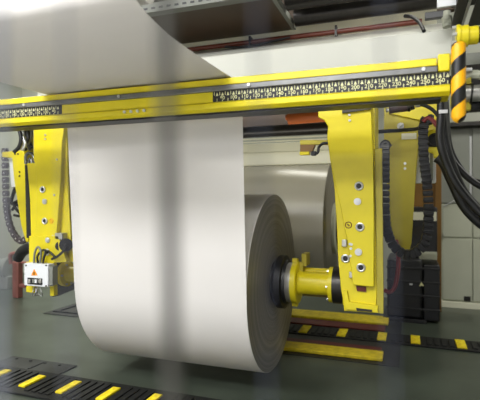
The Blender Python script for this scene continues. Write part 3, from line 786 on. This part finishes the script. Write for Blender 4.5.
ch = thing('cable_tray', 'grey steel channel with slots along the top of the picture', 'channel', (-2.6, 4.3, 3.8))
b = MB(); b.span((-4.5, 4.25, 3.76), (-1.1, 4.36, 3.86)); b.build('channel', 'greypanel', ch, 0.004)
sl = MB().span((-0.0225, -0.003, -0.01), (0.0225, 0.003, 0.01)).build('slot', 'blackm', ch, origin=(0, 0, 0))
sl.location = Vector((-3.58, 4.249, 3.8)) - world_loc(ch)
for k in range(1, 26): copy_child(sl, ch, (-3.58 + 0.09 * k, 4.249, 3.8))
b = MB(); b.cyl((-1.2, 4.75, 3.92), (0.33, 4.75, 3.92), 0.13, n=48); tag(b.build('steel_roller', 'steel_dark'), 'upper dark steel roller at the top right of the picture', 'roller', )
b = MB(); b.cyl((-1.2, 5.15, 3.86), (0.4, 5.15, 3.86), 0.1, n=48); tag(b.build('steel_roller', 'steel_dark'), 'second dark steel roller just above the red pipe at the top right', 'roller')
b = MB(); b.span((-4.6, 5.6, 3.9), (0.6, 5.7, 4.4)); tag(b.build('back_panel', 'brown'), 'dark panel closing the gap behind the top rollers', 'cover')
b = MB(); b.span(at(437, 7.5, 4.3), at(456, -6, 4.33)); tag(b.build('notice_plate', 'white', bevel=0.003), 'white plate at the top edge above the end of the pale duct', 'plate')
b = MB(); b.span(at(425, 19, 4.66), at(447, 12, 4.72)); tag(b.build('clamp_bar', 'blackm', bevel=0.004), 'short black bar above the right end of the pale duct', 'bracket')
b = MB(); b.cyl(at(448, 27, 4.6), at(446.5, 17, 4.6), 0.045, n=24); b.cyl(at(446.5, 17, 4.6), at(447, 11, 4.6), 0.03, n=20); b.cyl(at(443, 22, 4.58), at(451, 21, 4.58), 0.03, n=16)
tag(b.build('valve', 'cabinet', bevel=0.004), 'grey cast valve body at the right end of the pale duct', 'valve')

# ------------------------------------------------------------------ upper right corner
gx = at(455, 36, 3.3)
gm = thing('gear_motor', 'yellow flanged gear motor above the striped post at the right edge', 'motor', (0.4, 3.3, 2.7))
cz = at(466, 36, 3.3).z
def gl(pr): return MB().lathe(pr, (0, 3.3, cz), 48)
x = [at(p, 36, 3.3).x for p in (456, 460, 468, 478, 500)]
gl([(x[0], 0.01), (x[0], 0.075), (x[1], 0.075), (x[1], 0.01)]).build('mount_flange', 'yellow', gm, 0.003)
gl([(x[1], 0.01), (x[1], 0.068), (x[2], 0.068), (x[2], 0.01)]).build('gear_housing', 'yellow', gm, 0.003)
gl([(x[2], 0.01), (x[2], 0.057), (x[3], 0.057), (x[3], 0.01)]).build('motor_barrel', 'yellow', gm, 0.003)
gl([(x[3] + 0.001, 0.01), (x[3] + 0.001, 0.05), (x[4], 0.05), (x[4], 0.01)]).build('motor_cap', 'steel_dark', gm, 0.003)
for a in (100, 180, 230):
    t = math.radians(a); c_ = Vector((x[0], 3.3 + 0.06 * math.cos(t), cz + 0.06 * math.sin(t)))
    MB().cyl(c_ - Vector((0.025, 0, 0)), c_, 0.012, n=8).build('flange_bolt', 'zinc', gm)
hp = at(458.5, 45, 3.02); hq = at(458.5, 117, 3.02)
ho = Vector((hp.x, 3.02, hq.z))
pol = thing('striped_post', 'orange and black striped rounded bumper post at the end of the beam', 'bumper', ho)
b = MB(); n = 40; rows = []
pr = [(-0.035, 0.004), (-0.03, 0.018), (-0.018, 0.032), (0, 0.0405), (0.2, 0.0405), (hp.z - hq.z, 0.0405), (hp.z - hq.z + 0.012, 0.03)]
for z, r in pr:
    rows.append([b.bm.verts.new(ho + Vector((r * math.cos(2 * math.pi * k / n), r * math.sin(2 * math.pi * k / n), z))) for k in range(n)])
for i in range(len(rows) - 1):
    for k in range(n): b.bm.faces.new((rows[i][k], rows[i][(k + 1) % n], rows[i + 1][(k + 1) % n], rows[i + 1][k]))
b.bm.faces.new(rows[0]); b.bm.faces.new(rows[-1])
b.build('padded_tube', 'hazard', pol)
b = MB(); b.span((hp.x - 0.03, 3.05, hp.z - 0.06), (hp.x + 0.03, 3.22, hp.z - 0.0)); b.span((hp.x - 0.03, 3.05, hq.z + 0.1), (hp.x + 0.03, 3.22, hq.z + 0.16)); b.build('mount', 'yellow_shaded', pol, 0.004)
for k, (xa, xb_) in enumerate(((0.36, 0.44), (0.5, 0.68))):
    b = MB(); b.span((xa, 2.2, 3.35), (xb_, 4.6, 3.365)); b.span((xa, 2.2, 3.535), (xb_, 4.6, 3.55)); b.span(((xa + xb_) / 2 - 0.01, 2.2, 3.36), ((xa + xb_) / 2 + 0.01, 4.6, 3.54))
    o = b.build('overhead_beam', 'steel_dark')
    tag(o, ('dark overhead steel beam at the top right, the one nearer the white plate', 'dark overhead steel beam at the top right corner above the gear motor')[k], 'beam')
    b = MB(); b.span((xb_ + 0.001, 2.2, 3.34), (xb_ + 0.02, 4.6, 3.39)); b.build('edge_trim', 'zinc', o)
dm = thing('drive_shaft', 'silver shaft and clamp to the right of the striped post', 'shaft', at(470, 88, 3.3))
b = MB(); b.cyl(at(462, 94, 3.4), at(500, 92, 3.4), 0.055, n=32); b.build('shaft', 'steel', dm)
b = MB(); b.cyl(at(470, 93.5, 3.4), at(472, 93.5, 3.4), 0.07, n=32); b.build('collar', 'steel_dark', dm)
b = MB(); b.tube([at(463, 78, 3.4), at(469, 75, 3.4), at(480, 75, 3.4), at(495, 80, 3.4)], 0.03); b.build('bent_pipe', 'cabinet', dm)
b = MB(); b.span(at(462, 110, 3.4), at(470, 101, 3.46)); b.build('clamp', 'yellow_shaded', dm, 0.004)
b = MB(); b.span(at(464, 84, 3.38), at(470, 77, 3.45)); b.build('clamp', 'yellow_shaded', dm, 0.004)
b = MB(); b.span(at(464, 66, 3.6), at(500, 52, 3.65)); b.build('back_plate', 'greypanel', dm, 0.005)
b = MB(); b.cyl(at(466, 70, 3.36), at(472, 69.5, 3.36), 0.015, n=12); b.build('set_screw', 'zinc', dm)
b = MB(); b.span(at(463, 112, 3.58), at(500, 64, 3.64)); b.build('housing', 'steel_dark', dm, 0.01)
b = MB(); b.tube([at(464, 110, 3.5), at(470, 106, 3.45), at(478, 106, 3.45), at(495, 100, 3.5)], 0.03); b.build('dark_hose', 'black', dm)

# ------------------------------------------------------------------ floor tracks
def track(label, pts_px, Y0, Y1, x0, x1, slat_w, gap, pads, group):
    t = thing('slat_track', label, 'floor track', ((x0 + x1) / 2, (Y0 + Y1) / 2, 0), group)
    MB().span((x0, Y0, 0), (x1, Y1, 0.02)).build('track_bed', 'track_black', t, 0.004)
    yc = (Y0 + Y1) / 2; hw = (Y1 - Y0) / 2 - 0.06; ph = 0.14 if Y0 < 5 else 0.17
    b = MB(); b.span((-slat_w / 2, -hw, 0), (slat_w / 2, hw, 0.012)); ps = b.build('slat', 'track_black', t, 0.003, origin=(0, 0, 0))
    b = MB(); pw = 0.038 if Y0 < 5 else 0.055
    b.span((-pw, -ph, 0), (pw, ph, 0.016))
    for k in range(-6, 7): b.span((-pw, ph * k / 7 - 0.008, 0.016), (pw, ph * k / 7 + 0.008, 0.02))
    py = b.build('yellow_slat', 'yellow_pad', t, 0.003, origin=(0, 0, 0)); py['label'] = 'yellow ribbed slat'
    fs = fy = True
    n = 0
    px = sorted(pads)
    for x in px:
        if fy: py.location = Vector((x, yc, 0.02)) - world_loc(t); fy = False
        else: copy_child(py, t, (x, yc, 0.02))
    x = x0 + slat_w
    while x < x1 - slat_w and n < 95:
        if all(abs(x - p) > slat_w * 1.4 for p in px):
            if fs: ps.location = Vector((x, yc, 0.02)) - world_loc(t); fs = False
            else: copy_child(ps, t, (x, yc, 0.02))
            n += 1
        x += slat_w + gap
    return t
track('black slat track with yellow cross slats nearest the viewer, in front of the large roll', None, 3.335, 3.845, -4.6, -0.2, 0.05, 0.03, [-3.91, -3.46, -3.025, -2.58, -2.135, -1.69, -1.245, -0.8], 'slat tracks in the floor')
track('black slat track with yellow cross slats running behind the large roll to the right edge', None, 6.10, 6.52, -4.4, 2.6, 0.055, 0.03, [-3.2, -2.74, -2.28, -1.81, -1.335, -0.83, -0.32, 0.085, 0.607, 1.08, 1.56], 'slat tracks in the floor')
fp = thing('floor_plate', 'black floor plate at the left beside the near slat track', 'floor plate', (-3.9, 4.07, 0))
MB().span((-4.27, 3.85, 0), (-3.37, 4.13, 0.012)).build('plate', 'mat_black', fp, 0.003)
for k in range(4): MB().cyl((-4.15 + 0.2 * k, 4.07, 0.01), (-4.15 + 0.2 * k, 4.07, 0.02), 0.018, n=12).build('plate_bolt', 'black', fp)
MB().span((-3.8, 3.87, 0.012), (-3.77, 4.1, 0.018)).build('plate_seam', 'black', fp)
fp = thing('floor_plate', 'black framed floor plate on the ground behind the left end of the large roll', 'floor plate', (-5, 6.3, 0))
MB().span((-5.43, 5.86, 0), (-4.45, 6.9, 0.012)).build('plate', 'mat_black', fp, 0.003)
b = MB(); b.span((-5.35, 5.98, 0.012), (-4.5, 6.02, 0.03)); b.span((-5.35, 6.55, 0.012), (-4.5, 6.6, 0.03)); b.span((-5.3, 6.02, 0.012), (-5.26, 6.55, 0.03)); b.build('plate_rib', 'black', fp)
rail_bed = MB().span((-3.65, 5.28, 0), (-0.09, 6.095, 0.008)).span((-3.65, 6.525, 0), (-0.09, 7.5, 0.008))
tag(rail_bed.build('floor_plate', 'mat_black'), 'dark steel floor sheet under the yellow rails behind the large roll', 'floor plate')
for Ya, Yb, lab in ((5.37, 5.64, 'yellow floor rail nearer the viewer, behind the end of the large roll'), (6.93, 7.34, 'yellow floor rail farther from the viewer, under the rear grey roll')):
    fr = thing('floor_rail', lab, 'floor rail', (-1.8, (Ya + Yb) / 2, 0.008), 'yellow floor rails')
    MB().span((-3.6, Ya, 0.009), (-0.27, Yb, 0.05)).build('rail_cover', 'yellow_floor', fr, 0.01)
    yy = (Yb + 0.03, Yb + 0.2) if Ya < 6 else (Ya - 0.34, Ya - 0.06)
    MB().span((-3.6, yy[0], 0.009), (-0.3, yy[1], 0.03)).build('rail_channel', 'darkred', fr, 0.004)

# red barrier and grey machine at the far left
rp = thing('floor_barrier', 'dull red steel floor barrier at the left edge beside the left arm', 'barrier', floor_at(16, 295))
BYY = 6.6
def bl(m, a, c): m.span(at(a[0], a[1], BYY), at(c[0], c[1], BYY) + Vector((0, 0.12, 0)))
b = MB(); b.span(at(12, 262, BYY), at(18, 262, BYY) + Vector((0, 0.12, 0)) - Vector((0, 0, at(12, 262, BYY).z))); b.build('post', 'redpaint', rp, 0.01)
b = MB(); b.tube([at(11, 264, BYY + 0.06), at(10, 256, BYY + 0.06), at(13, 253.5, BYY + 0.06), at(17.5, 255, BYY + 0.06), at(19, 264, BYY + 0.06)], 0.035); b.build('hoop', 'redpaint', rp)
b = MB(); b.span(at(12, 263, BYY + 0.02), at(30, 261.5, BYY + 0.1)); b.span(at(12, 287, BYY + 0.02), at(30, 284, BYY + 0.1)); b.build('rail', 'redpaint', rp, 0.01)
gm2 = thing('pump', 'grey pump on a base standing at the far left edge', 'pump', (-7.2, 7.6, 0))
b = MB(); c0 = at(-14, 268, 7.4); c1 = at(11, 268, 7.4); b.cyl(c0, c1, 0.2, n=32); b.cyl(c1, c1 + Vector((0.06, 0, 0)), 0.26, n=32); b.build('casing', 'greypanel', gm2)
b = MB(); b.span((c0.x, 7.2, 0), (c1.x + 0.1, 7.6, 0.25)); b.span((c0.x + 0.2, 7.3, 0.2), (c1.x - 0.1, 7.5, c0.z)); b.build('base', 'greypanel', gm2, 0.01)

# ------------------------------------------------------------------ guard fence in front of the photographer (out of focus)
def cam_pt(px, py, w):
    u = (px - 240) / F
    r = u * w
    return Vector((r * CS - w * SN, r * SN + w * CS, EYE - (py - 200) / F * w))
FW = 0.34
gf = thing('guard_fence', 'out of focus vertical bars of a guard fence right in front of the viewer', 'fence', cam_pt(240, 200, FW) * Vector((1, 1, 0)) if False else (cam_pt(240, 200, FW).x, cam_pt(240, 200, FW).y, 0))
def bar(x, lean, r, m):
    p = cam_pt(x, 200, FW)
    l = cam_pt(x + lean, 200, FW) - p      # sideways run per 400 px of height
    top = p + Vector((0, 0, 0.62)) - l * (0.62 / 0.43)
    bot = p - Vector((0, 0, p.z - 0.1)) + l * ((p.z - 0.1) / 0.43) * 0.2
    b = MB(); b.cyl(p - Vector((0, 0, 0.5)) + l * (0.5 / 0.43), top, r, n=16); b.build('fence_bar', m, gf)
for x, lean, r, m in ((0, 0, .003, 'bar_light'), (66, 4, .0012, 'bar_mid'), (169, 12, .0056, 'bar_dark'), (262, 16, .0014, 'bar_slate'), (388, 12, .0012, 'bar_slate')):
    bar(x, lean, r, m)
for zc in (EYE + 0.62, EYE - 0.5):
    a_ = cam_pt(-140, 200, FW); c_ = cam_pt(620, 200, FW)
    a_.z = c_.z = zc
    MB().cyl(a_, c_, 0.02, n=16).build('fence_rail', 'bar_slate', gf)
for x in (-130, 610):
    a_ = cam_pt(x, 200, FW)
    MB().span((a_.x - 0.02, a_.y - 0.02, 0), (a_.x + 0.02, a_.y + 0.02, EYE + 0.66)).build('fence_post', 'bar_slate', gf)

# ------------------------------------------------------------------ light
def area(name, loc, target, sx, sy, power, colr=(1, 1, 1)):
    l = bpy.data.lights.new(name, 'AREA'); l.shape = 'RECTANGLE'; l.size = sx; l.size_y = sy; l.energy = power; l.color = colr
    o = bpy.data.objects.new(name, l); col.objects.link(o); o.location = loc
    o.rotation_euler = (Vector(target) - Vector(loc)).to_track_quat('-Z', 'Y').to_euler()
    return o
for lx, ly, pw in ((-5.5, -1.4, 300), (-2.0, -1.4, 300), (-6, -6, 260), (-1.5, -6, 240)):
    area('unseen_hall_light', (lx, ly, 5.2), (lx, ly + 0.3, 3.0), 2.4, 1.0, pw, (0.97, 0.98, 1.0))
area('unseen_hall_light', (0.2, 0.6, 4.9), (0.2, 3.4, 2.6), 1.6, 0.4, 75, (1.0, 1.0, 0.96))  # added unseen fill, brightens the yellow beam and duct
area('unseen_hall_light', (-4.2, 0.6, 4.9), (-4.2, 3.4, 2.2), 1.6, 0.4, 80, (1.0, 1.0, 0.96))  # second added fill, for the left arm and left beam end
area('unseen_front_fill', (-3.5, -9.6, 1.7), (-3.0, 4.0, 1.9), 9.0, 2.6, 150, (0.96, 0.98, 1.0))  # added fill from the front for the paper sheet's underside
area('machine_lamp', (-1.0, 5.9, 4.6), (-1.5, 5.2, 2.3), 3.0, 0.3, 60, (1.0, 0.98, 0.88))
area('cross_beam_fill', (-1.1, 4.72, 2.36), (-1.1, 5.5, 2.2), 2.2, 0.08, 4.5, (1.0, 0.98, 0.86))  # added fill hidden inside the machine, brightens the cream cross beam
area('unseen_bay_light', (-6.8, 6.5, 5.0), (-6.0, 7.0, 0.0), 1.5, 1.5, 330, (0.97, 1.0, 0.95))
area('unseen_bay_light', (3.2, 6.4, 4.6), (1.0, 8.6, 0.9), 1.2, 0.6, 120, (1.0, 0.99, 0.92))  # added out of view to light up the pale cabinet
wd = bpy.data.worlds.new('World'); scene.world = wd; wd.use_nodes = True
wd.node_tree.nodes['Background'].inputs['Color'].default_value = (0.93, 0.96, 1.0, 1)
wd.node_tree.nodes['Background'].inputs['Strength'].default_value = 0.06

# ------------------------------------------------------------------ camera
cam = bpy.data.cameras.new('camera'); co = bpy.data.objects.new('camera', cam); col.objects.link(co)
cam.sensor_width = 36; cam.lens = F / 480 * 36; cam.clip_start = 0.05
co.location = (0, 0, EYE); co.rotation_euler = (math.radians(90), 0, YAW)
cam.dof.use_dof = True; cam.dof.focus_distance = 4.0; cam.dof.aperture_fstop = 1.5
scene.camera = co
vs = scene.view_settings
vs.view_transform = 'Standard'; vs.look = 'None'; vs.gamma = 1; vs.exposure = -0.18; vs.use_curve_mapping = False
